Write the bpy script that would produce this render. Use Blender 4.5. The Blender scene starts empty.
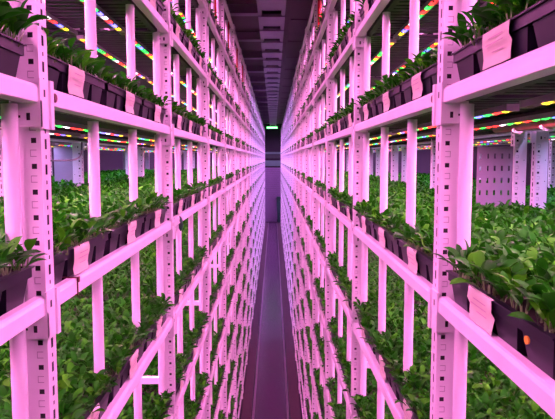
import bpy, math, random
import numpy as np
from mathutils import Matrix, Vector
PI = math.pi
random.seed(7)
RNG = np.random.default_rng(7)
S = bpy.context.scene
COL = S.collection
U = 2.0                      # one measuring unit in metres
CZ = 2.26 * U                # eye height above the floor
P = 1.9                      # bay length
W = {-1: .584, 1: .496}      # distance of each rack face from the eye line
Y0 = {-1: 1.52, 1: 1.78}     # near edge of upright 0
TIERS = {-1: [.97, .66, .362, .082, -.1875, -.4695, -.755, -1.04, -1.33, -1.62, -1.91, -2.17],
         1: [.98, .68, .377, .094, -.218, -.5208, -.82, -1.11, -1.40, -1.69, -1.98, -2.19]}
NB = 21                      # bays per rack ahead of the eye
BH = .046                    # beam height
DEP = 1.06                   # rack depth
SIDE = {-1: 'left', 1: 'right'}
ORD = ['nearest', 'second', 'third', 'fourth', 'fifth', 'sixth', 'seventh', 'eighth', 'ninth', 'tenth', 'eleventh',
       'twelfth', 'thirteenth', 'fourteenth', 'fifteenth', 'sixteenth', 'seventeenth', 'eighteenth', 'nineteenth',
       'twentieth', 'twenty-first', 'twenty-second', 'twenty-third']
ORD1 = ['first'] + ORD[1:]


def shelf_word(t):
    if t == 0: return 'top shelf'
    if t <= 3: return ORD1[3 - t] + ' shelf above eye level'
    return ORD1[t - 4] + ' shelf below eye level'


# ------------------------------------------------------------------ materials
def new_mat(name):
    m = bpy.data.materials.new(name); m.use_nodes = True
    return m, m.node_tree.nodes, m.node_tree.links, m.node_tree.nodes['Principled BSDF']


def simple(name, col, rough=.5, metal=0., noise=0., scale=8., bump=0., spec=.5, coat=0.):
    m, n, l, b = new_mat(name)
    b.inputs['Base Color'].default_value = (*col, 1)
    b.inputs['Roughness'].default_value = rough
    b.inputs['Metallic'].default_value = metal
    b.inputs['Specular IOR Level'].default_value = spec
    b.inputs['Coat Weight'].default_value = coat
    if noise or bump:
        tc = n.new('ShaderNodeTexCoord'); nz = n.new('ShaderNodeTexNoise')
        nz.inputs['Scale'].default_value = scale; nz.inputs['Detail'].default_value = 5
        l.new(tc.outputs['Object'], nz.inputs['Vector'])
        if noise:
            mx = n.new('ShaderNodeMix'); mx.data_type = 'RGBA'
            mx.inputs['A'].default_value = (*[c * (1 - noise) for c in col], 1)
            mx.inputs['B'].default_value = (*[min(1, c * (1 + noise)) for c in col], 1)
            l.new(nz.outputs['Fac'], mx.inputs['Factor']); l.new(mx.outputs['Result'], b.inputs['Base Color'])
        if bump:
            bp = n.new('ShaderNodeBump'); bp.inputs['Strength'].default_value = bump
            l.new(nz.outputs['Fac'], bp.inputs['Height']); l.new(bp.outputs['Normal'], b.inputs['Normal'])
    return m


def leaf_mat(name, dark, mid, light):
    m, n, l, b = new_mat(name)
    at = n.new('ShaderNodeAttribute'); at.attribute_name = 'tint'
    rp = n.new('ShaderNodeValToRGB')
    rp.color_ramp.elements[0].color = (*dark, 1); rp.color_ramp.elements[1].color = (*light, 1)
    e = rp.color_ramp.elements.new(.55); e.color = (*mid, 1)
    l.new(at.outputs['Fac'], rp.inputs['Fac']); l.new(rp.outputs['Color'], b.inputs['Base Color'])
    b.inputs['Roughness'].default_value = .38
    b.inputs['Specular IOR Level'].default_value = .06
    tr = n.new('ShaderNodeBsdfTranslucent'); l.new(rp.outputs['Color'], tr.inputs['Color'])
    mx = n.new('ShaderNodeMixShader'); mx.inputs['Fac'].default_value = .25
    out = n['Material Output']
    l.new(b.outputs['BSDF'], mx.inputs[1]); l.new(tr.outputs['BSDF'], mx.inputs[2]); l.new(mx.outputs['Shader'], out.inputs['Surface'])
    return m


def emit(name, col, k):
    m, n, l, b = new_mat(name)
    b.inputs['Base Color'].default_value = (*[min(1, c) for c in col], 1)
    b.inputs['Emission Color'].default_value = (*col, 1)
    b.inputs['Emission Strength'].default_value = k
    m.cycles.emission_sampling = 'NONE'
    return m


M = {
    'steel': simple('white_painted_steel', (.80, .78, .80), .33, 0, .05, 14, .015, .5, .15),
    'galv': simple('galvanised_steel', (.30, .27, .33), .45, .1, .1, 20),
    'pvc': simple('white_plastic_tube', (.82, .80, .82), .3, 0, .03, 10, 0, .5),
    'deck': simple('dark_shelf_steel', (.020, .018, .022), .45, .3, .2, 9),
    'tray': simple('black_tray_plastic', (.009, .008, .016), .38, 0, .25, 25, .04, .3),
    'soil': simple('dark_soil', (.018, .012, .008), .95, 0, .5, 60, .5),
    'paper': simple('pale_paper', (.62, .60, .48), .7, 0, .08, 30),
    'ink': simple('faded_print', (.45, .30, .36), .7),
    'mark': simple('pressed_outline', (.38, .33, .38), .5),
    'leaf': leaf_mat('seedling_leaf', (.005, .075, .002), (.013, .20, .004), (.070, .42, .008)),
    'stem': simple('seedling_stem', (.16, .30, .09), .5),
    'plug': simple('dark_red_plastic', (.12, .012, .02), .45),
    'black': simple('black_rubber', (.012, .012, .014), .5),
    'yellow': simple('yellow_sticker', (.75, .42, .03), .5),
    'red': simple('red_painted_pipe', (.62, .02, .02), .4),
    'brown': simple('brown_hose', (.16, .05, .03), .45, 0, .2, 12),
    'clip': simple('white_clip', (.8, .78, .76), .4),
    'housing': simple('lamp_housing', (.30, .29, .31), .35, .4),
    'lens': simple('clear_lamp_cover', (.5, .48, .52), .15),
    'ceil': simple('ceiling_panel', (.11, .06, .08), .6, 0, .25, 1.2),
    'ceilsteel': simple('ceiling_steel', (.30, .22, .34), .45, .3, .2, 3),
    'void': simple('hole_shade_and_dark_plate', (.012, .01, .014), .7),  # dark plates, and the painted shade inside the upright holes
    'wall': simple('wall_panel', (.018, .015, .022), .6, 0, .2, 1.5),
    'shutter': simple('shutter_slats', (.30, .20, .34), .35, .3, .1, 2),
    'shutterdark': simple('dark_wall_band', (.05, .07, .06), .5, 0, .2, 2),
    'greenband': simple('green_grey_band', (.12, .24, .19), .5, 0, .1, 2),
    'bin': simple('dark_green_plastic', (.01, .07, .05), .5),
    'rail': simple('worn_steel_rail', (.26, .18, .24), .35, .6, .15, 15),
    'plinth': simple('dark_plinth', (.06, .022, .035), .5, 0, .2, 6),
    'd_red': emit('red_diode', (1, .02, .02), 5), 'd_green': emit('green_diode', (.03, 1, .08), 3),
    'd_blue': emit('blue_diode', (.12, .10, 1), 4.5), 'd_yellow': emit('amber_diode', (1, .62, .02), 3),
    'd_white': emit('white_diode', (1, .82, 1), 3),
    'sign': emit('green_light_bar', (.15, 1, .22), 5),
}
# floor: worn glossy concrete with darker tracks
m, n, l, b = new_mat('sealed_concrete')
tc = n.new('ShaderNodeTexCoord'); nz = n.new('ShaderNodeTexNoise'); mp = n.new('ShaderNodeMapping')
mp.inputs['Scale'].default_value = (9, .6, 1); nz.inputs['Scale'].default_value = 1.5; nz.inputs['Detail'].default_value = 6
rp = n.new('ShaderNodeValToRGB'); rp.color_ramp.elements[0].color = (.025, .012, .026, 1); rp.color_ramp.elements[1].color = (.075, .036, .075, 1)
l.new(tc.outputs['Object'], mp.inputs['Vector']); l.new(mp.outputs['Vector'], nz.inputs['Vector'])
l.new(nz.outputs['Fac'], rp.inputs['Fac']); l.new(rp.outputs['Color'], b.inputs['Base Color'])
b.inputs['Roughness'].default_value = .2
M['floor'] = m


# ------------------------------------------------------------------ mesh builder
class MB:
    def __init__(s): s.v = []; s.f = []; s.m = []; s.n = 0; s.smooth = []
    def add(s, v, f, mi=0, smooth=False):
        v = np.asarray(v, float).reshape(-1, 3)
        s.v.append(v)
        for q in f: s.f.append(tuple(i + s.n for i in q)); s.m.append(mi); s.smooth.append(smooth)
        s.n += len(v)
    def box(s, x0, x1, y0, y1, z0, z1, mi=0):
        v = [(x0, y0, z0), (x1, y0, z0), (x1, y1, z0), (x0, y1, z0), (x0, y0, z1), (x1, y0, z1), (x1, y1, z1), (x0, y1, z1)]
        s.add(v, [(0, 3, 2, 1), (4, 5, 6, 7), (0, 1, 5, 4), (1, 2, 6, 5), (2, 3, 7, 6), (3, 0, 4, 7)], mi)
    def taper(s, cx, cy, z0, z1, a0, b0, a1, b1, mi=0):
        v = [(cx + i * a, cy + j * bb, z) for z, a, bb in ((z0, a0, b0), (z1, a1, b1)) for i, j in ((-1, -1), (1, -1), (1, 1), (-1, 1))]
        s.add(v, [(0, 3, 2, 1), (4, 5, 6, 7), (0, 1, 5, 4), (1, 2, 6, 5), (2, 3, 7, 6), (3, 0, 4, 7)], mi)
    def tube(s, pts, r, k=12, mi=0, cap=True):
        pts = [Vector(p) for p in pts]; rings = []
        for i, p in enumerate(pts):
            d = (pts[min(i + 1, len(pts) - 1)] - pts[max(i - 1, 0)]).normalized()
            a = d.cross(Vector((0, 0, 1)));
            if a.length < .05: a = Vector((1, 0, 0))
            a = (a - d * a.dot(d)).normalized(); bb = d.cross(a)
            rr = r[i] if isinstance(r, (list, tuple)) else r
            rings.append([p + a * rr * math.cos(2 * PI * q / k) + bb * rr * math.sin(2 * PI * q / k) for q in range(k)])
        v = [tuple(q) for rg in rings for q in rg]; f = []
        for i in range(len(pts) - 1):
            for q in range(k):
                f.append((i * k + q, i * k + (q + 1) % k, (i + 1) * k + (q + 1) % k, (i + 1) * k + q))
        s.add(v, f, mi, True)
        if cap:
            s.add(v[:k], [tuple(range(k - 1, -1, -1))], mi); s.add(v[-k:], [tuple(range(k))], mi)
    def prism(s, prof, y0, y1, mi=0):         # profile in x,z extruded along y
        k = len(prof)
        v = [(x, y0, z) for x, z in prof] + [(x, y1, z) for x, z in prof]
        s.add(v, [(i, (i + 1) % k, k + (i + 1) % k, k + i) for i in range(k)] + [tuple(range(k - 1, -1, -1)), tuple(range(k, 2 * k))], mi)
    def mesh(s, name, mats, tint=None):
        me = bpy.data.meshes.new(name)
        v = np.concatenate(s.v) if s.v else np.zeros((0, 3))
        me.from_pydata(v.tolist(), [], s.f)
        for mt in mats: me.materials.append(M[mt])
        me.polygons.foreach_set('material_index', s.m)
        me.polygons.foreach_set('use_smooth', s.smooth)
        if tint is not None:
            a = me.attributes.new('tint', 'FLOAT', 'POINT'); a.data.foreach_set('value', np.asarray(tint, np.float32))
        me.update()
        return me


def link(name, me, parent=None, loc=(0, 0, 0), rot=(0, 0, 0), kind=None, label=None):
    o = bpy.data.objects.new(name, me); COL.objects.link(o)
    o.location = loc; o.rotation_euler = rot
    if parent is not None: o.parent = parent
    if kind: o['kind'] = kind
    if label: o['label'] = label
    return o


def thing(name, label, cat, loc=(0, 0, 0), rz=0, group=None, me=None):
    o = bpy.data.objects.new(name, me); COL.objects.link(o)
    o.location = loc; o.rotation_euler = (0, 0, rz)
    o['label'] = label; o['category'] = cat
    if group: o['group'] = group
    return o


def structure(name, mb, mat):
    return link(name, mb.mesh(name, [mat] if isinstance(mat, str) else mat), kind='structure')


# ------------------------------------------------------------------ the setting
YE = 43.0; YB = -3.0; ZC = CZ + 1.25 * U
q = MB(); q.box(-4, 4, YB, YE, -.1, 0); structure('floor', q, 'floor')
q = MB(); q.box(-4, 4, YB, YE, ZC, ZC + .1)
for i in range(24):                                   # panel joints on the right half
    q.box(.30, .62, YB + i * 2, YB + i * 2 + .03, ZC - .012, ZC)
q.box(.28, .31, YB, YE, ZC - .02, ZC); structure('ceiling', q, 'ceil')
q = MB(); q.box(-4.1, -4, YB, YE, 0, ZC); structure('wall_left', q, 'wall')
q = MB(); q.box(4, 4.1, YB, YE, 0, ZC); structure('wall_right', q, 'wall')
q = MB(); q.box(-4, 4, YE, YE + .1, 0, ZC); structure('wall_far', q, 'wall')
q = MB(); q.box(-4, 4, YB - .1, YB, 0, ZC); structure('wall_near', q, 'wall')
# roll-up door on the far wall
q = MB()
for i in range(26):
    z = .02 + i * .15; q.prism([(-.62, z), (.62, z), (.62, z + .14), (-.62, z + .14)], YE - .05 - .02 * (i % 2), YE, 0)
dr = structure('door_1', q, 'shutter')
q = MB(); q.box(-.62, .62, YE - .12, YE - .0, CZ - .50, CZ - .10, 0); link('lintel_band', q.mesh('lintel_band', ['greenband']), dr)
q = MB(); q.box(-.62, .62, YE - .16, YE, CZ + .05, CZ + .28, 0); link('shutter_box', q.mesh('shutter_box', ['shutterdark']), dr)
q = MB(); q.box(-.62, .62, YE - .10, YE, CZ + .34, CZ + .50, 0); link('upper_band', q.mesh('upper_band', ['greenband']), dr)
for s in (-1, 1):                                     # low dark plinth in front of each rack foot
    q = MB(); x = s * (W[s] + .0)
    a, b2 = sorted((s * (W[s] - .015), s * (.40 if s < 0 else .29)))
    q.box(a, b2, YB, YE - .7, 0, .03); structure('trim_1' if s < 0 else 'trim_2', q, 'plinth')

# ------------------------------------------------------------------ rack meshes (built facing the aisle at local x=0, depth towards +x)
def plate_holes(mb, org, du, dv, width, v0, v1, holes, mi=0):
    """a flat strip, width along du, rows of holes (u0,u1,va,vb) sorted by va, same column"""
    org, du, dv = Vector(org), Vector(du), Vector(dv)
    def quad(a, b_, c, d):
        if b_ - a < 1e-6 or d - c < 1e-6: return
        mb.add([tuple(org + du * x + dv * y) for x, y in ((a, c), (b_, c), (b_, d), (a, d))], [(0, 1, 2, 3)], mi)
    cur = v0
    for (a, b_, c, d) in holes:
        quad(0, width, cur, c); quad(0, a, c, d); quad(b_, width, c, d); cur = d
    quad(0, width, cur, v1)


UW, UD = .060, .082
def upright_mesh(name, height, detail=True):
    mb = MB(); pit = .065; k = int((height - .1) / pit)
    x1 = .046; ins = .012
    slots = []
    for i in range(k):
        z = .06 + i * pit
        slots.append((.022, .036, z, z + .026)); slots.append((.025, .033, z + .040, z + .050))
    plate_holes(mb, (0, UW, 0), (0, -1, 0), (0, 0, 1), UW, 0, height, slots)
    sq = [(.012, .025, .075 + i * pit, .088 + i * pit) for i in range(k)]
    plate_holes(mb, (0, 0, 0), (1, 0, 0), (0, 0, 1), x1, 0, height, sq)
    dots = [(.018, .023, .09 + i * pit * 2, .095 + i * pit * 2) for i in range(k // 2)]
    plate_holes(mb, (x1, ins, 0), (1, 0, 0), (0, 0, 1), UD - x1, 0, height, dots)
    mb.add([(x1, 0, 0), (x1, ins, 0), (x1, ins, height), (x1, 0, height)], [(0, 1, 2, 3)])
    mb.add([(UD, ins, 0), (UD, UW - ins, 0), (UD, UW - ins, height), (UD, ins, height)], [(0, 1, 2, 3)])
    mb.add([(UD, UW - ins, 0), (x1, UW - ins, 0), (x1, UW - ins, height), (UD, UW - ins, height)], [(0, 1, 2, 3)])
    mb.add([(x1, UW - ins, 0), (x1, UW, 0), (x1, UW, height), (x1, UW - ins, height)], [(0, 1, 2, 3)])
    mb.add([(x1, UW, 0), (0, UW, 0), (0, UW, height), (x1, UW, height)], [(0, 1, 2, 3)])
    mb.add([(0, 0, height), (UD, 0, height), (UD, UW, height), (0, UW, height)], [(0, 1, 2, 3)])
    mb.box(.006, x1 - .004, .006, UW - .006, .01, height - .01, 2)   # dark liner added inside, shade painted behind the holes
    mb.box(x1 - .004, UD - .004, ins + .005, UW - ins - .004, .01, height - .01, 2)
    if detail:
        for i in range(k):                            # pressed knock-out outlines between the square holes
            z = .1055 + i * pit
            mb.box(.012, .028, -.0006, 0, z, z + .002, 1); mb.box(.012, .028, -.0006, 0, z + .016, z + .018, 1)
            mb.box(.0265, .028, -.0006, 0, z, z + .018, 1)
    # foot plate
    mb.box(-.004, UD + .02, -.02, UW + .02, 0, .006, 0)
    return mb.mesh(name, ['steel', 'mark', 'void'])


BEAM_PROF = [(0, -BH / 2), (0, .012), (.004, BH / 2 - .003), (.010, BH / 2), (.030, BH / 2), (.030, BH / 2 - .014), (.042, BH / 2 - .014), (.042, -BH / 2 - .002), (.004, -BH / 2 - .002)]
def beam_mb(mb=None, off=(0, 0, 0), brackets=False):
    mb = mb or MB(); k = MB()
    k.prism(BEAM_PROF, UW + .001, P - .001)
    if brackets: bracket_mb(k)
    for v in k.v: v += np.array(off)
    for v in k.v: pass
    base = mb.n
    for v in k.v: mb.v.append(v)
    for f, mm, sm in zip(k.f, k.m, k.smooth): mb.f.append(tuple(i + base for i in f)); mb.m.append(mm); mb.smooth.append(sm)
    mb.n += k.n
    return mb
def bracket_mb(k, y=0.):
    z0, z1 = -.088, .036
    k.box(-.006, 0, y - .012, y + UW + .006, z0, z1)
    k.box(-.006, .066, y - .013, y - .001, z0 + .004, -BH / 2 + .004)
    k.box(-.012, -.006, y + UW - .016, y + UW + .006, z0, z1)          # folded lip
    k.box(.020, .029, y - .0136, y - .013, -.068, -.050, 1); k.box(.044, .050, y - .0136, y - .013, -.062, -.056, 1)
    k.box(-.0066, -.006, y + .012, y + .022, -.008, .010, 1)
    return k


SX0, SX1 = .044, DEP - .044
def deck_mb(mb, ox=0., oy=0., oz=0.):
    y = UW + .012
    while y < P - .05:
        mb.box(ox + SX0, ox + SX1, oy + y, oy + y + .045, oz - .012, oz - .004); y += .0655
    for x in (SX0 + .02, DEP / 2, SX1 - .05):
        mb.box(ox + x, ox + x + .03, oy + UW + .003, oy + P - .003, oz - .030, oz - .012)
    return mb
DT = BH / 2 - .006 + .002            # deck top relative to the beam centre (after offset below)

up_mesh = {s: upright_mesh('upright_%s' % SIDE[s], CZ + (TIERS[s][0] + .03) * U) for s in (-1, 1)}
me_beam = beam_mb().mesh('beam', ['steel'])
q = MB(); bracket_mb(q); me_brk = q.mesh('end_bracket', ['steel', 'black'])
q = MB(); beam_mb(q, brackets=True); me_beam_b = q.mesh('beam_with_bracket', ['steel', 'black'])
me_deck = deck_mb(MB()).mesh('shelf_deck', ['deck'])
q = MB(); q.tube([(-.002, 0, 0), (.0, 0, 0)], .0125, 14); q.tube([(-.004, 0, 0), (-.002, 0, 0)], .010, 14); me_plug = q.mesh('end_plug', ['plug'])

def mirror(me):                       # the left rack is the right rack turned about z, so y is reversed: mirror in x instead
    c = me.copy(); n = len(c.vertices); a = np.zeros(n * 3, np.float32)
    c.vertices.foreach_get('co', a); a[0::3] *= -1; c.vertices.foreach_set('co', a); c.flip_normals(); c.update()
    return c
MIR = {}
def sided(me, s):
    if s > 0: return me
    if me.name not in MIR: MIR[me.name] = mirror(me)
    return MIR[me.name]

TUBE_D = .066; TR = .0195
def tube_ys(): return [UW + .605, UW + 1.21, 1.876]
def tube_mesh(h):
    k = MB(); k.tube([(0, 0, 0), (0, 0, h)], TR, 16); return k.mesh('support_tube', ['pvc'])
TUBE_ME = {}

def zt(s, t): return CZ + TIERS[s][t] * U
def zdeck(s, t): return zt(s, t) + BH / 2 - .012 - .004 + .004      # top of the slats

def build_rack(s, rear=False):
    base = W[s] + (DEP + .05 if rear else 0)
    nm = 'rear_rack' if rear else 'rack'
    if rear: lab = 'white steel plant rack standing directly behind the %s rack, seen through it' % SIDE[s]
    else: lab = 'tall white perforated steel plant rack lining the %s side of the aisle' % SIDE[s]
    r = thing(nm, lab, 'rack', (s * base, Y0[s], 0), 0, 'white steel plant racks')
    nmax = 6 if rear else NB
    def ux(x): return s * x
    # uprights
    for i in range(-1, nmax + 1):
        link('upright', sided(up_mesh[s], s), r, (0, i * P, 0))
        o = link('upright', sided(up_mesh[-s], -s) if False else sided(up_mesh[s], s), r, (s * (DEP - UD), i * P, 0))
        if not rear:
            k = MB()
            for h in (-1.85, -.65):
                a, b_ = sorted((ux(UD), ux(DEP - UD))); k.box(a, b_, .012, .048, CZ + h * U - .018, CZ + h * U + .018)
            link('cross_brace', k.mesh('cross_brace', ['steel']), r, (0, i * P, 0))
    kb, kd, kt, kr = MB(), MB(), MB(), MB()
    nt = len(TIERS[s])
    single = 6 if not rear else 6
    for i in range(-1, nmax):
        for t in range(nt):
            z = zt(s, t)
            if i <= single:
                if i <= 1 and not rear:
                    bm = link('beam', sided(me_beam, s), r, (0, i * P, z))
                    link('end_bracket', sided(me_brk, s), bm)
                    if i == 0 and t == 3:
                        link('end_plug', sided(me_plug, s), bm, (0, UW + .045, -.002), label='dark red round plug in the beam face')
                else:
                    link('beam', sided(me_beam_b, s), r, (0, i * P, z))
                link('shelf_deck', sided(me_deck, s), r, (0, i * P, z + BH / 2 - .012))
                rb = MB()
                rb.box(*sorted((ux(DEP - .04), ux(DEP))), UW + .001, P - .001, -BH / 2, BH / 2)
                if ('rb', s) not in TUBE_ME: TUBE_ME[('rb', s)] = rb.mesh('rear_beam', ['steel'])
                link('rear_beam', TUBE_ME[('rb', s)], r, (0, i * P, z))
            else:
                tmp = MB(); beam_mb(tmp, brackets=True)
                for v in tmp.v:
                    v = v.copy(); v[:, 0] *= s; v += np.array((0, i * P, z)); kb.v.append(v)
                for f, mm in zip(tmp.f, tmp.m):
                    ff = tuple(j + kb.n for j in f); kb.f.append(ff[::-1] if s < 0 else ff); kb.m.append(mm); kb.smooth.append(False)
                kb.n += tmp.n
                zz = z + BH / 2 - .012
                kd.box(*sorted((ux(SX0), ux(SX1))), i * P + UW + .003, (i + 1) * P - .003, zz - .02, zz - .004)
            # tubes stand between the shelves, at the joints between trays
            if rear or t == 0: continue
            h = (zt(s, t - 1) - BH / 2 - .006) - (z + BH / 2 - .016)
            for y in tube_ys():
                yy = i * P + y
                if s > 0 and i < 0 and y < 1.5: continue
                if i <= 3 and t <= 7:
                    key = (s, t)
                    if key not in TUBE_ME: TUBE_ME[key] = tube_mesh(h)
                    link('support_tube', TUBE_ME[key], r, (s * TUBE_D, yy, z + BH / 2 - .016))
                else:
                    kt.tube([(s * TUBE_D, yy, z + BH / 2 - .016), (s * TUBE_D, yy, z + BH / 2 - .016 + h)], TR, 10)
    if kb.n: link('beam', kb.mesh('far_beams', ['steel', 'black']), r, kind='stuff')
    if kd.n: link('shelf_deck', kd.mesh('far_decks', ['deck']), r, kind='stuff')
    if kt.n: link('support_tube', kt.mesh('far_tubes', ['pvc']), r, kind='stuff')
    return r

RACK = {}
for s in (-1, 1):
    RACK[s] = build_rack(s); RACK[s, 'rear'] = build_rack(s, True)

# perforated side plate beside the back post of the right rack
k = MB()
x0 = .0; hgt = .50
cols = 5
wcol = .22 / cols
for c in range(cols):
    hs = [(wcol * .36, wcol * .64, .05 + j * .075, .05 + j * .075 + .03) for j in range(6)]
    plate_holes(k, (c * wcol, 0, 0), (1, 0, 0), (0, 0, 1), wcol, 0, hgt, hs)
    plate_holes(k, (c * wcol, .003, 0), (1, 0, 0), (0, 0, 1), wcol, 0, hgt, hs)
link('perforated_plate', k.mesh('perforated_plate', ['galv']), RACK[1], (DEP - UD - .225, P + .004, zdeck(1, 4) + .003), label='grey perforated side plate with rows of slots')
k = MB(); k.box(-.16, 0, 0, .004, 0, .47)
link('side_plate', k.mesh('side_plate', ['galv']), RACK[-1, 'rear'], (-.084, 2 * P + .01, zdeck(-1, 4) + .003), label='smooth grey side plate')

# ------------------------------------------------------------------ leaves, seedlings, trays
def leaf(rng, base, az, el, L, Wd, stem, hi=True):
    """petiole + cupped, arched oval blade. returns verts, faces, leaf faces count"""
    d = np.array((math.cos(az), math.sin(az), 0)); up = np.array((0, 0, 1.)); side = np.array((-d[1], d[0], 0))
    v = []; f = []
    p = np.array(base, float); e = min(1.45, el + .35)
    tip = p + (d * math.cos(e) + up * math.sin(e)) * stem
    w = .0016
    v += [p - side * w, p + side * w, tip + side * w, tip - side * w]; f.append((0, 1, 2, 3))
    nr = 6 if hi else 3
    prof = [.30, .78, 1.0, .93, .62, .0] if hi else [.45, 1.0, 0.0]
    b = 4; cur = tip.copy(); e = el + .15; step = L / nr; roll = rng.normal(0, .25)
    sd = side * math.cos(roll) + up * math.sin(roll) * .6
    v.append(cur.copy())
    for i in range(nr):
        dirv = d * math.cos(e) + up * math.sin(e); cur = cur + dirv * step
        nrm = np.cross(dirv, sd); nrm /= np.linalg.norm(nrm) + 1e-9
        if nrm[2] < 0: nrm = -nrm
        hw = Wd / 2 * prof[i]
        if hw > 0:
            v += [cur - sd * hw + nrm * hw * .35, cur.copy(), cur + sd * hw + nrm * hw * .35]
        else: v.append(cur.copy())
        e -= rng.uniform(.10, .26) * (1 if hi else 2)
    f += [(b, b + 2, b + 1), (b, b + 3, b + 2)]
    for i in range(nr - 2):
        a = b + 1 + 3 * i; c = a + 3
        f += [(a, a + 1, c + 1, c), (a + 1, a + 2, c + 2, c + 1)]
    a = b + 1 + 3 * (nr - 2); t = a + 3
    f += [(a, a + 1, t), (a + 1, a + 2, t)]
    return np.array(v), f


def seedling_parts(rng, mb, tint, cx=0., cy=0., n=7, scale=1., hi=True):
    a0 = rng.uniform(0, 6.28)
    for j in range(n):
        az = a0 + j * 2.4 + rng.normal(0, .3); ring = j / n
        el = .68 + .68 * ring + rng.normal(0, .16)
        L = rng.uniform(.046, .068) * scale * (1.05 - .3 * ring); Wd = L * rng.uniform(.36, .48)
        st = rng.uniform(.016, .040) * scale * (.7 + .5 * ring)
        v, f = leaf(rng, (cx + rng.normal(0, .004), cy + rng.normal(0, .004), 0), az, el, L, Wd, st, hi)
        mb.add(v, f[:1], 1, False); mb.n -= len(v); mb.v.pop()
        mb.add(v, f[1:], 0, True)
        tt = float(np.clip(rng.beta(2, 2.6) + (.25 if rng.random() < .08 else 0), 0, 1))
        tint.append(np.full(len(v), tt))


def seedling_mesh(seed, n, scale):
    rng = np.random.default_rng(seed); mb = MB(); t = []
    seedling_parts(rng, mb, t, n=n, scale=scale)
    return mb.mesh('seedling', ['leaf', 'stem'], np.concatenate(t))
SEED = [seedling_mesh(100 + i, 7 + i % 3, .92 + .06 * (i % 4)) for i in range(8)]

TL, TW, TH = .565, .330, .100
def foliage_mesh(seed, nx, ny, n, hi, scale=1.):
    rng = np.random.default_rng(seed); mb = MB(); t = []
    for i in range(nx):
        for j in range(ny):
            seedling_parts(rng, mb, t, -TW / 2 + TW * (i + .5) / nx + rng.normal(0, .008), -TL / 2 + TL * (j + .5) / ny + rng.normal(0, .008), n, rng.uniform(.85, 1.15) * scale, hi)
    return mb.mesh('foliage', ['leaf', 'stem'], np.concatenate(t))
FOL = [foliage_mesh(200 + i, 6, 11, 6, True) for i in range(4)]

def tray_mb(low=False):
    mb = MB(); h = TH
    a, b = TW / 2, TL / 2
    zr = h - .028
    for x0, x1, y0, y1 in ((-a, -a + .006, -b, b), (a - .006, a, -b, b), (-a, a, -b, -b + .006), (-a, a, b - .006, b)):
        mb.box(x0, x1, y0, y1, zr, h)
    for x0, x1, y0, y1 in ((-a - .006, -a + .012, -b - .005, b + .005), (a - .012, a + .006, -b - .005, b + .005), (-a, a, -b - .005, -b + .01), (-a, a, b - .01, b + .005)):
        mb.box(x0, x1, y0, y1, h - .004, h)                # rolled top lip
    mb.box(-a, a, -b, b, zr, zr + .004)
    nx, ny = (3, 4)
    for i in range(nx):
        if low and i == 1: continue
        for j in range(ny):
            cx = -a + TW * (i + .5) / nx; cy = -b + TL * (j + .5) / ny
            mb.taper(cx, cy, 0, zr + .001, TW / nx / 2 * .72, TL / ny / 2 * .62, TW / nx / 2 * .90, TL / ny / 2 * .86)
    return mb
me_tray = tray_mb().mesh('tray_body', ['tray'])
q = MB(); q.box(-TW / 2 + .006, TW / 2 - .006, -TL / 2 + .006, TL / 2 - .006, TH - .024, TH - .012); me_soil = q.mesh('soil', ['soil'])
def label_mesh(seed):
    rng = random.Random(seed); mb = MB(); wd = .072; rows = 7
    pts = [(-.004, TH + .001), (-.0085, TH - .002), (-.0092, TH - .014), (-.009, TH - .030), (-.004, TH - .044), (-.003, TH - .062), (-.0055, TH - .084)]
    v = []
    for x, z in pts:
        a = -wd + rng.uniform(-.006, .006); b = wd + rng.uniform(-.006, .006)
        for j in range(6): v.append((-TW / 2 + x - .001 * math.sin(j * 1.9 + z * 90), a + (b - a) * j / 5, z))
    f = [(i * 6 + j, i * 6 + j + 1, (i + 1) * 6 + j + 1, (i + 1) * 6 + j) for i in range(rows - 1) for j in range(5)]
    v2 = [(x + .0008, y, z - .0004) for x, y, z in v]
    mb.add(v, f, 0, True); mb.add(v2, [tuple(reversed(t)) for t in f], 0, True)
    for zz, a, b in ((TH - .020, -.045, .030), (TH - .034, -.048, .046), (TH - .052, -.040, .020)):   # faint printed rules
        xx = -TW / 2 - .0118 if zz > TH - .04 else -TW / 2 - .0062
        mb.add([(xx, a, zz), (xx, b, zz), (xx, b, zz - .0025), (xx, a, zz - .0025)], [(0, 1, 2, 3)], 1)
    return mb.mesh('paper_label', ['paper', 'ink'])
LAB = [label_mesh(i) for i in range(3)]

# every tray position, with an estimate of how large it shows
spots = []
for s in (-1, 1):
    for t in range(12):
        if t == 0: continue
        for i in range(-1, NB):
            for r in range(6):
                if r >= 3 and (t not in (4, 5) or i > 4): continue
                if 1 <= r < 3 and (i > 7 or t < 3): continue
                for kx in range(3):
                    d = .006 + .010 + TW / 2 + .342 * (r % 3) + (DEP + .05 if r >= 3 else 0)
                    y = Y0[s] + i * P + UW + .605 * (kx + .5) - ((.13, .13, .052)[kx] if s > 0 and i < 0 else 0)
                    x = s * (W[s] + d); z = zdeck(s, t)
                    if y < .45: continue
                    px = 600 * x / max(y, .3); py = 600 * (z + .1 - CZ) / max(y, .3)
                    out = abs(px) > 430 or py > 205 or py < -300
                    wgt = 1. if r == 0 else (.55 if t > 3 and r < 3 else .12)
                    if r > 0 and t > 6: wgt = .2
                    score = wgt / (y * y + x * x + (z - CZ) ** 2) * (0.02 if out else 1)
                    spots.append((score, s, t, i, r, kx, x, y, z))
spots.sort(key=lambda a: -a[0])
single = spots[:300]; rest = spots[300:]
ROWW = ['front row', 'middle row', 'back row', 'front row', 'middle row', 'back row']
POSW = ['near end', 'middle', 'far end']
rnd = random.Random(3)
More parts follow.
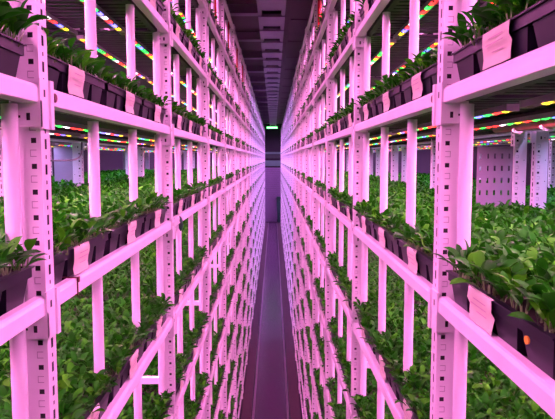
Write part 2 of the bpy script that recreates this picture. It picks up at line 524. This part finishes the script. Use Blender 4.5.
for idx, (sc, s, t, i, r, kx, x, y, z) in enumerate(single):
    bay = ORD[i + 1]
    lab = 'black seedling tray, %s %srack, %s, %s bay, %s, %s' % (SIDE[s], 'rear ' if r >= 3 else '', shelf_word(t), bay, ROWW[r], POSW[kx])
    o = thing('seedling_tray', lab, 'seedling tray', (x, y, z), 0 if s > 0 else PI, 'seedling trays on the racks')
    if s > 0 and i < 0 and kx == 2: o.scale = (1, 1.18, 1)           # a longer tray
    link('tray_body', me_tray, o)
    link('soil', me_soil, o)
    if r == 0: link('paper_label', LAB[rnd.randrange(3)], o, (0, rnd.uniform(-.05, .05), 0), label='creased pale paper label hanging over the rim')
    if r == 0 and idx < 90 or (r < 3 and idx < 55):
        for a in range(7):
            for b_ in range(12):
                sd = link('seedling', SEED[rnd.randrange(8)], o,
                          (-TW / 2 + TW * (a + .35) / 7 + rnd.gauss(0, .009), -TL / 2 + TL * (b_ + .5) / 12 + rnd.gauss(0, .009), TH - .013), (rnd.gauss(0, .12), rnd.gauss(0, .12), rnd.uniform(0, 6.28)))
                kk = rnd.uniform(.85, 1.25) * (1.15 if i < 0 else 1); sd.scale = (kk, kk, kk)
    else:
        fo = link('seedlings', FOL[rnd.randrange(4)], o, (0, 0, TH - .013), (0, 0, PI * rnd.randrange(2)), kind='stuff')
    if s > 0 and t == 4 and i == -1 and kx == 2 and r == 0:
        k = MB(); k.tube([(-TW / 2 - .010, 0, 0), (-TW / 2 - .006, 0, 0)], .0085, 16); link('sticker', k.mesh('sticker', ['yellow']), o, (0, -.20, .066), label='round yellow sticker')

# the remaining trays, far away or deep inside: one object
def far_template(seed, nx, ny, n, hi=False, scale=1.25):
    fm = foliage_mesh(seed, nx, ny, n, hi, scale)
    nv = len(fm.vertices); v = np.zeros(nv * 3); fm.vertices.foreach_get('co', v); v = v.reshape(-1, 3); v[:, 2] += TH - .013
    faces = [tuple(p.vertices) for p in fm.polygons]; mi = [2 + p.material_index for p in fm.polygons]; tint = np.zeros(nv, np.float32); fm.attributes['tint'].data.foreach_get('value', tint)
    tb = tray_mb(True); tb.box(-TW / 2 + .006, TW / 2 - .006, -TL / 2 + .006, TL / 2 - .006, TH - .024, TH - .012, 1)
    tb.box(-TW / 2 - .010, -TW / 2 - .008, -.06, .06, .008, TH + .001, 4)
    tv = np.concatenate(tb.v); ntb = len(tv)
    allv = np.concatenate([tv, v]); allf = list(tb.f) + [tuple(j + ntb for j in q) for q in faces]; allm = list(tb.m) + mi
    return allv, allf, allm, np.concatenate([np.zeros(ntb, np.float32), tint])
FT = [far_template(300 + i, 5, 8, 5) for i in range(3)]
VV, LV, LT, MI, TI = [], [], [], [], []
pre = []
for (v, f, mi, ti) in FT:
    lv = np.array([j for q in f for j in q], np.int64); lt = np.array([len(q) for q in f], np.int64); pre.append((v, lv, lt, np.array(mi), ti))
nv = 0
for (sc, s, t, i, r, kx, x, y, z) in rest:
    v, lv, lt, mi, ti = pre[rnd.randrange(3)]
    w = v.copy()
    if s < 0: w[:, :2] *= -1
    w += np.array((x, y, z)); VV.append(w); LV.append(lv + nv); LT.append(lt); MI.append(mi); TI.append(ti); nv += len(v)
V = np.concatenate(VV); LVc = np.concatenate(LV); LTc = np.concatenate(LT); MIc = np.concatenate(MI)
me = bpy.data.meshes.new('far_seedling_trays')
me.vertices.add(len(V)); me.vertices.foreach_set('co', V.astype(np.float32).ravel())
me.loops.add(len(LVc)); me.loops.foreach_set('vertex_index', LVc.astype(np.int32))
me.polygons.add(len(LTc)); st = np.concatenate([[0], np.cumsum(LTc)[:-1]]).astype(np.int32)
me.polygons.foreach_set('loop_start', st)
me.polygons.foreach_set('material_index', MIc.astype(np.int32))
for mt in ('tray', 'soil', 'leaf', 'stem', 'paper'): me.materials.append(M[mt])
a = me.attributes.new('tint', 'FLOAT', 'POINT'); a.data.foreach_set('value', np.concatenate(TI).astype(np.float32))
me.update(calc_edges=True); me.validate()
o = thing('seedling_trays', 'mass of seedling trays filling the far and inner shelves of the racks', 'seedling trays', group=None, me=me); o['kind'] = 'stuff'

# ------------------------------------------------------------------ grow lights
FL = P - UW - .06
def fixture_meshes():
    h = MB(); h.box(-.016, .016, -FL / 2, FL / 2, -.012, 0, 0)
    h.box(-.019, -.016, -FL / 2, FL / 2, -.02, 0, 0); h.box(.016, .019, -FL / 2, FL / 2, -.02, 0, 0)
    e = MB(); e.box(-.020, .020, -.006, .006, -.022, 0)
    d = MB(); names = 'rgbyw'; n = int(FL / .085)
    rr = random.Random(5); k = 8; rings = []; fm = []
    for i in range(n):                                # a strip of domed diodes joined by a dark board
        c = names.index(rr.choice('ggrrrbbwyyrg')); y = -FL / 2 + .045 + i * .085
        for dy, rad in ((-.026, .007), (-.016, .0115), (0, .0145), (.016, .0115), (.026, .007)):
            rings.append((y + dy, rad)); fm.append(c if dy < .026 else 5)
    v = []
    for y, rad in rings:
        for j in range(k + 1): v.append((rad * math.cos(PI + PI * j / k), y, -.0122 + rad * .8 * math.sin(PI + PI * j / k)))
    f = [(i * (k + 1) + j, (i + 1) * (k + 1) + j, (i + 1) * (k + 1) + j + 1, i * (k + 1) + j + 1) for i in range(len(rings) - 1) for j in range(k)]
    d.v.append(np.array(v)); d.n = len(v); d.f = f; d.m = [fm[i] for i in range(len(rings) - 1) for j in range(k)]; d.smooth = [True] * len(f)
    return h.mesh('housing', ['housing']), e.mesh('end_cap', ['housing']), d.mesh('diodes', ['d_red', 'd_green', 'd_blue', 'd_yellow', 'd_white', 'black'])
HM, EM, DM = fixture_meshes()
DST = [.24, .52]
STW = ['front strip', 'back strip']
LAMPS = {}
def lamp(kind, size_y, col, power):
    key = (kind, size_y)
    if key not in LAMPS:
        ld = bpy.data.lights.new('grow_lamp', 'AREA'); ld.shape = 'RECTANGLE'; ld.size = .006; ld.size_y = size_y
        ld.color = col; ld.energy = power; ld.spread = math.radians(168); LAMPS[key] = ld
    return LAMPS[key]
PINK = (1.0, .225, .70); VIO = (.74, .27, 1.0); BLU = (.55, .40, 1.0)
PW = 15.5
nfar = MB()
for s in (-1, 1):
    for rear in (0, 1):
        base = W[s] + (DEP + .05) * rear
        for t in range(11):
            for i in range(-1, 7):
                if rear and (t not in (2, 3, 4) or i > 5): continue
                yc = Y0[s] + i * P + UW + (P - UW) / 2; zf = zt(s, t) + BH / 2 - .012 - .030
                for j, d in enumerate(DST):
                    x = s * (base + d)
                    if t <= 3 and (not rear or t == 3):
                        lab = 'multicolour LED grow light, %s %srack, %s, %s bay, %s' % (SIDE[s], 'rear ' if rear else '', shelf_word(t), ORD[i + 1], STW[j])
                        g = thing('grow_light', lab, 'grow light', (x, yc, zf), 0, 'LED grow lights under the shelves')
                        link('housing', HM, g); link('diodes', DM, g)
                        for e in (-1, 1): link('end_cap', EM, g, (0, e * (FL / 2 + .006), 0))
                    else:
                        nfar.box(x - .019, x + .019, yc - FL / 2, yc + FL / 2, zf - .013, zf)
                    if True:
                        ld = lamp('rear' if rear else ('low' if t >= 4 else 'front'), FL, BLU if rear else PINK, PW * (.4 if rear else .62 if t >= 4 else 1))
                        lo = bpy.data.objects.new('grow_lamp', ld); COL.objects.link(lo); lo.location = (x + s * .018, yc, zf - .0238)
        if rear: continue
        for t in range(11):
            for g0 in range(7, NB, 2):
                yc = Y0[s] + (g0 + 1) * P; zf = zt(s, t) + BH / 2 - .012 - .030; x = s * (base + .30)
                nfar.box(x - .019, x + .019, yc - P + .05, yc + P - .05, zf - .013, zf)
                ld = lamp('far' if t < 4 else 'farlow', 2 * P - .1, VIO, PW * (4.2 if t < 4 else 2.6))
                lo = bpy.data.objects.new('grow_lamp', ld); COL.objects.link(lo); lo.location = (x, yc, zf - .0135)
o = thing('grow_lights', 'LED grow lights under the far and lower shelves of both racks', 'grow lights', me=nfar.mesh('far_grow_lights', ['housing'])); o['kind'] = 'stuff'

# ------------------------------------------------------------------ ceiling services, floor rails, small things
o = thing('cable_tray', 'long dark purple service tray running under the ceiling above the aisle', 'cable tray', (-.03, 0, ZC))
k = MB()
for sx in (-1, 1): k.box(sx * .19 - .03, sx * .19 + .03, YB + .1, YE - .1, -.16, 0)
link('side_rail', k.mesh('side_rail', ['ceilsteel']), o)
k = MB(); k.box(-.16, .16, YB + .1, YE - .1, -.03, 0); link('base_sheet', k.mesh('base_sheet', ['void']), o)
rung = MB(); rung.box(-.22, .22, -.34, .34, -.18, -.13); rme = rung.mesh('cover_plate', ['ceilsteel'])
for i in range(38): link('cover_plate', rme, o, (0, .5 + i * 1.1, 0))
jo = MB(); jo.box(-3.6, -.22, -.05, .05, -.14, 0); jo.box(-3.6, -.22, -.10, .10, -.16, -.14); jme = jo.mesh('ceiling_joist', ['ceilsteel'])
for i in range(19):
    y = 1.4 + 2.15 * i
    thing('ceiling_joist', 'purple steel ceiling joist left of the service tray, %s from the camera' % ORD1[i], 'ceiling joist', (0, y, ZC), 0, 'steel joists under the ceiling', jme)
for nm, x, lab in (('guide_rail', -.36, 'thin pale metal guide rail along the left of the aisle floor'), ('guide_rail', .255, 'thin pale metal guide rail along the right of the aisle floor')):
    k = MB(); k.prism([(-.018, 0), (.018, 0), (.014, .022), (-.014, .022)], YB + .1, YE - .6)
    thing(nm, lab, 'rail', (x, 0, 0), 0, 'guide rails on the aisle floor', k.mesh('guide_rail', ['rail']))
o = thing('light_bar', 'glowing green light bar high on the far wall of the aisle', 'light', (-.1, YE + .004, CZ + 2.22), 0)
k = MB(); k.box(-.38, .38, -.06, 0, -.10, .10); link('back_plate', k.mesh('back_plate', ['void']), o)
k = MB(); k.box(-.37, .37, -.09, -.06, -.055, .055); link('glowing_panel', k.mesh('glowing_panel', ['sign']), o)
o = thing('wheeled_bin', 'dark green wheeled bin standing at the far end of the aisle', 'bin', (.48, YE - .55, 0))
k = MB(); k.taper(0, 0, .12, 1.75, .20, .24, .27, .30); link('body', k.mesh('body', ['bin']), o)
k = MB(); k.taper(0, 0, 1.75, 1.86, .29, .32, .24, .26); link('lid', k.mesh('lid', ['bin']), o)
k = MB(); k.tube([(-.22, 0, 0), (.22, 0, 0)], .01, 8); k.tube([(-.24, 0, 0), (-.18, 0, 0)], .12, 16); k.tube([(.18, 0, 0), (.24, 0, 0)], .12, 16)
link('wheels', k.mesh('wheels', ['black']), o, (0, .16, .12))
k = MB(); k.box(-.16, .16, -.02, .02, 0, .13); link('foot', k.mesh('foot', ['bin']), o, (0, -.15, 0))

# red drop pipes in the top shelf bays
for s, ys in ((-1, (6.7, 8.6, 10.6, 12.5)), (1, (7.4, 9.6, 11.6, 13.4))):
    for i, y in enumerate(ys):
        z0 = zdeck(s, 1)
        o = thing('sprinkler_pipe', 'red vertical pipe in the uppermost %s rack bays, %s from the camera' % (SIDE[s], ORD1[i]), 'pipe', (s * (W[s] + .06), y, z0), 0, 'red pipes near the rack tops')
        k = MB(); hh = zt(s, 0) - BH / 2 - .01 - z0; k.tube([(0, 0, 0), (0, 0, hh)], .024, 14); link('pipe', k.mesh('pipe', ['red']), o)
        k = MB(); k.tube([(0, 0, .0), (0, 0, .03)], .036, 14); link('flange', k.mesh('flange', ['red']), o)

# brown hose with pale clips under the right rack's first shelf above eye level
zA = zt(1, 3) - BH / 2
o = thing('hose', 'brown hose with two pale crescent clips slung under the right upper shelf', 'hose', (1.10, 2.35, zA - .012))
k = MB(); k.tube([(0, -.35, 0), (0, 0, -.004), (.01, .35, 0), (.03, .7, .004)], .027, 14); link('hose_body', k.mesh('hose_body', ['brown']), o)
for yy in (.08, .36):
    k = MB(); pts = [(.034 * math.cos(a_), 0, .034 * math.sin(a_)) for a_ in np.linspace(-2.6, .9 + .6, 12)]
    k.tube(pts, .0075, 8); link('clip', k.mesh('clip', ['clip']), o, (.004, yy, -.002))
def cable(lab, pts):
    k = MB(); P_ = [Vector(p) for p in pts]; out = []
    for i in range(len(P_) - 1):
        for u in np.linspace(0, 1, 6, endpoint=False):
            p0 = P_[max(i - 1, 0)]; p1 = P_[i]; p2 = P_[i + 1]; p3 = P_[min(i + 2, len(P_) - 1)]
            out.append(.5 * ((2 * p1) + (p2 - p0) * u + (2 * p0 - 5 * p1 + 4 * p2 - p3) * u * u + (3 * p1 - p0 - 3 * p2 + p3) * u ** 3))
    out.append(P_[-1]); k.tube(out, .005, 8)
    return thing('cable', lab, 'cable', (0, 0, 0), 0, None, k.mesh('cable', ['black']))
zl = zt(-1, 3) - BH / 2 - .01
cable('black cable sagging from the LED strips inside the left rack', [(-1.30, 4.1, zl - .02), (-1.26, 3.95, zl - .10), (-1.24, 3.75, zl - .135), (-1.24, 3.3, zl - .14)])
cable('thin black cable hanging behind the perforated plate in the right rack', [(1.68, 3.9, zA - .02), (1.66, 3.9, zA - .16), (1.70, 3.88, zA - .28), (1.78, 3.86, zA - .36)])
k = MB(); a = (.003)
zB = zt(-1, 4)
k = MB()
for (x0_, x1_, z0_, z1_) in ((-.003, 0, -BH / 2 - .005, BH / 2 + .003), (0, .044, BH / 2, BH / 2 + .003), (0, .044, -BH / 2 - .005, -BH / 2 - .002)):
    k.box(-x1_, -x0_, 0, .006, z0_, z1_)
k.box(.003, .007, -.003, .009, BH / 2 - .012, BH / 2 + .004)
thing('cable_tie', 'dark cable tie strapped round the left beam below the nearest trays', 'cable tie', (-W[-1], 1.76, zB), 0, None, k.mesh('cable_tie', ['plug']))

k = MB(); k.tube([(0, 0, .03), (.006, 0, .022), (.010, 0, 0), (.009, .002, -.02), (.006, .003, -.045), (.004, .004, -.062)], [.004, .006, .011, .016, .013, .002], 10)
thing('drooping_leaf', 'small dark wilted leaf hanging over the left beam just below eye level', 'leaf', (-W[-1] + .009, 3.66, zB - .004), 0, None, k.mesh('drooping_leaf', ['bin']))
# ------------------------------------------------------------------ camera, world, view
w = bpy.data.worlds.new('dim_room'); S.world = w; w.use_nodes = True
w.node_tree.nodes['Background'].inputs[0].default_value = (.5, .25, .6, 1); w.node_tree.nodes['Background'].inputs[1].default_value = .006
cam = bpy.data.cameras.new('camera'); co = bpy.data.objects.new('camera', cam); COL.objects.link(co)
cam.sensor_width = 36; cam.lens = 36 * 600 / 555; cam.clip_start = .02; cam.clip_end = 200
co.location = (0, 0, CZ); co.rotation_euler = (math.radians(90 - 4.81), 0, math.radians(-.38))
S.camera = co
S.view_settings.view_transform = 'Standard'; S.view_settings.look = 'None'; S.view_settings.gamma = 1; S.view_settings.use_curve_mapping = False
S.view_settings.exposure = 0.55
S.cycles.use_light_tree = True
S.cycles.max_bounces = 8
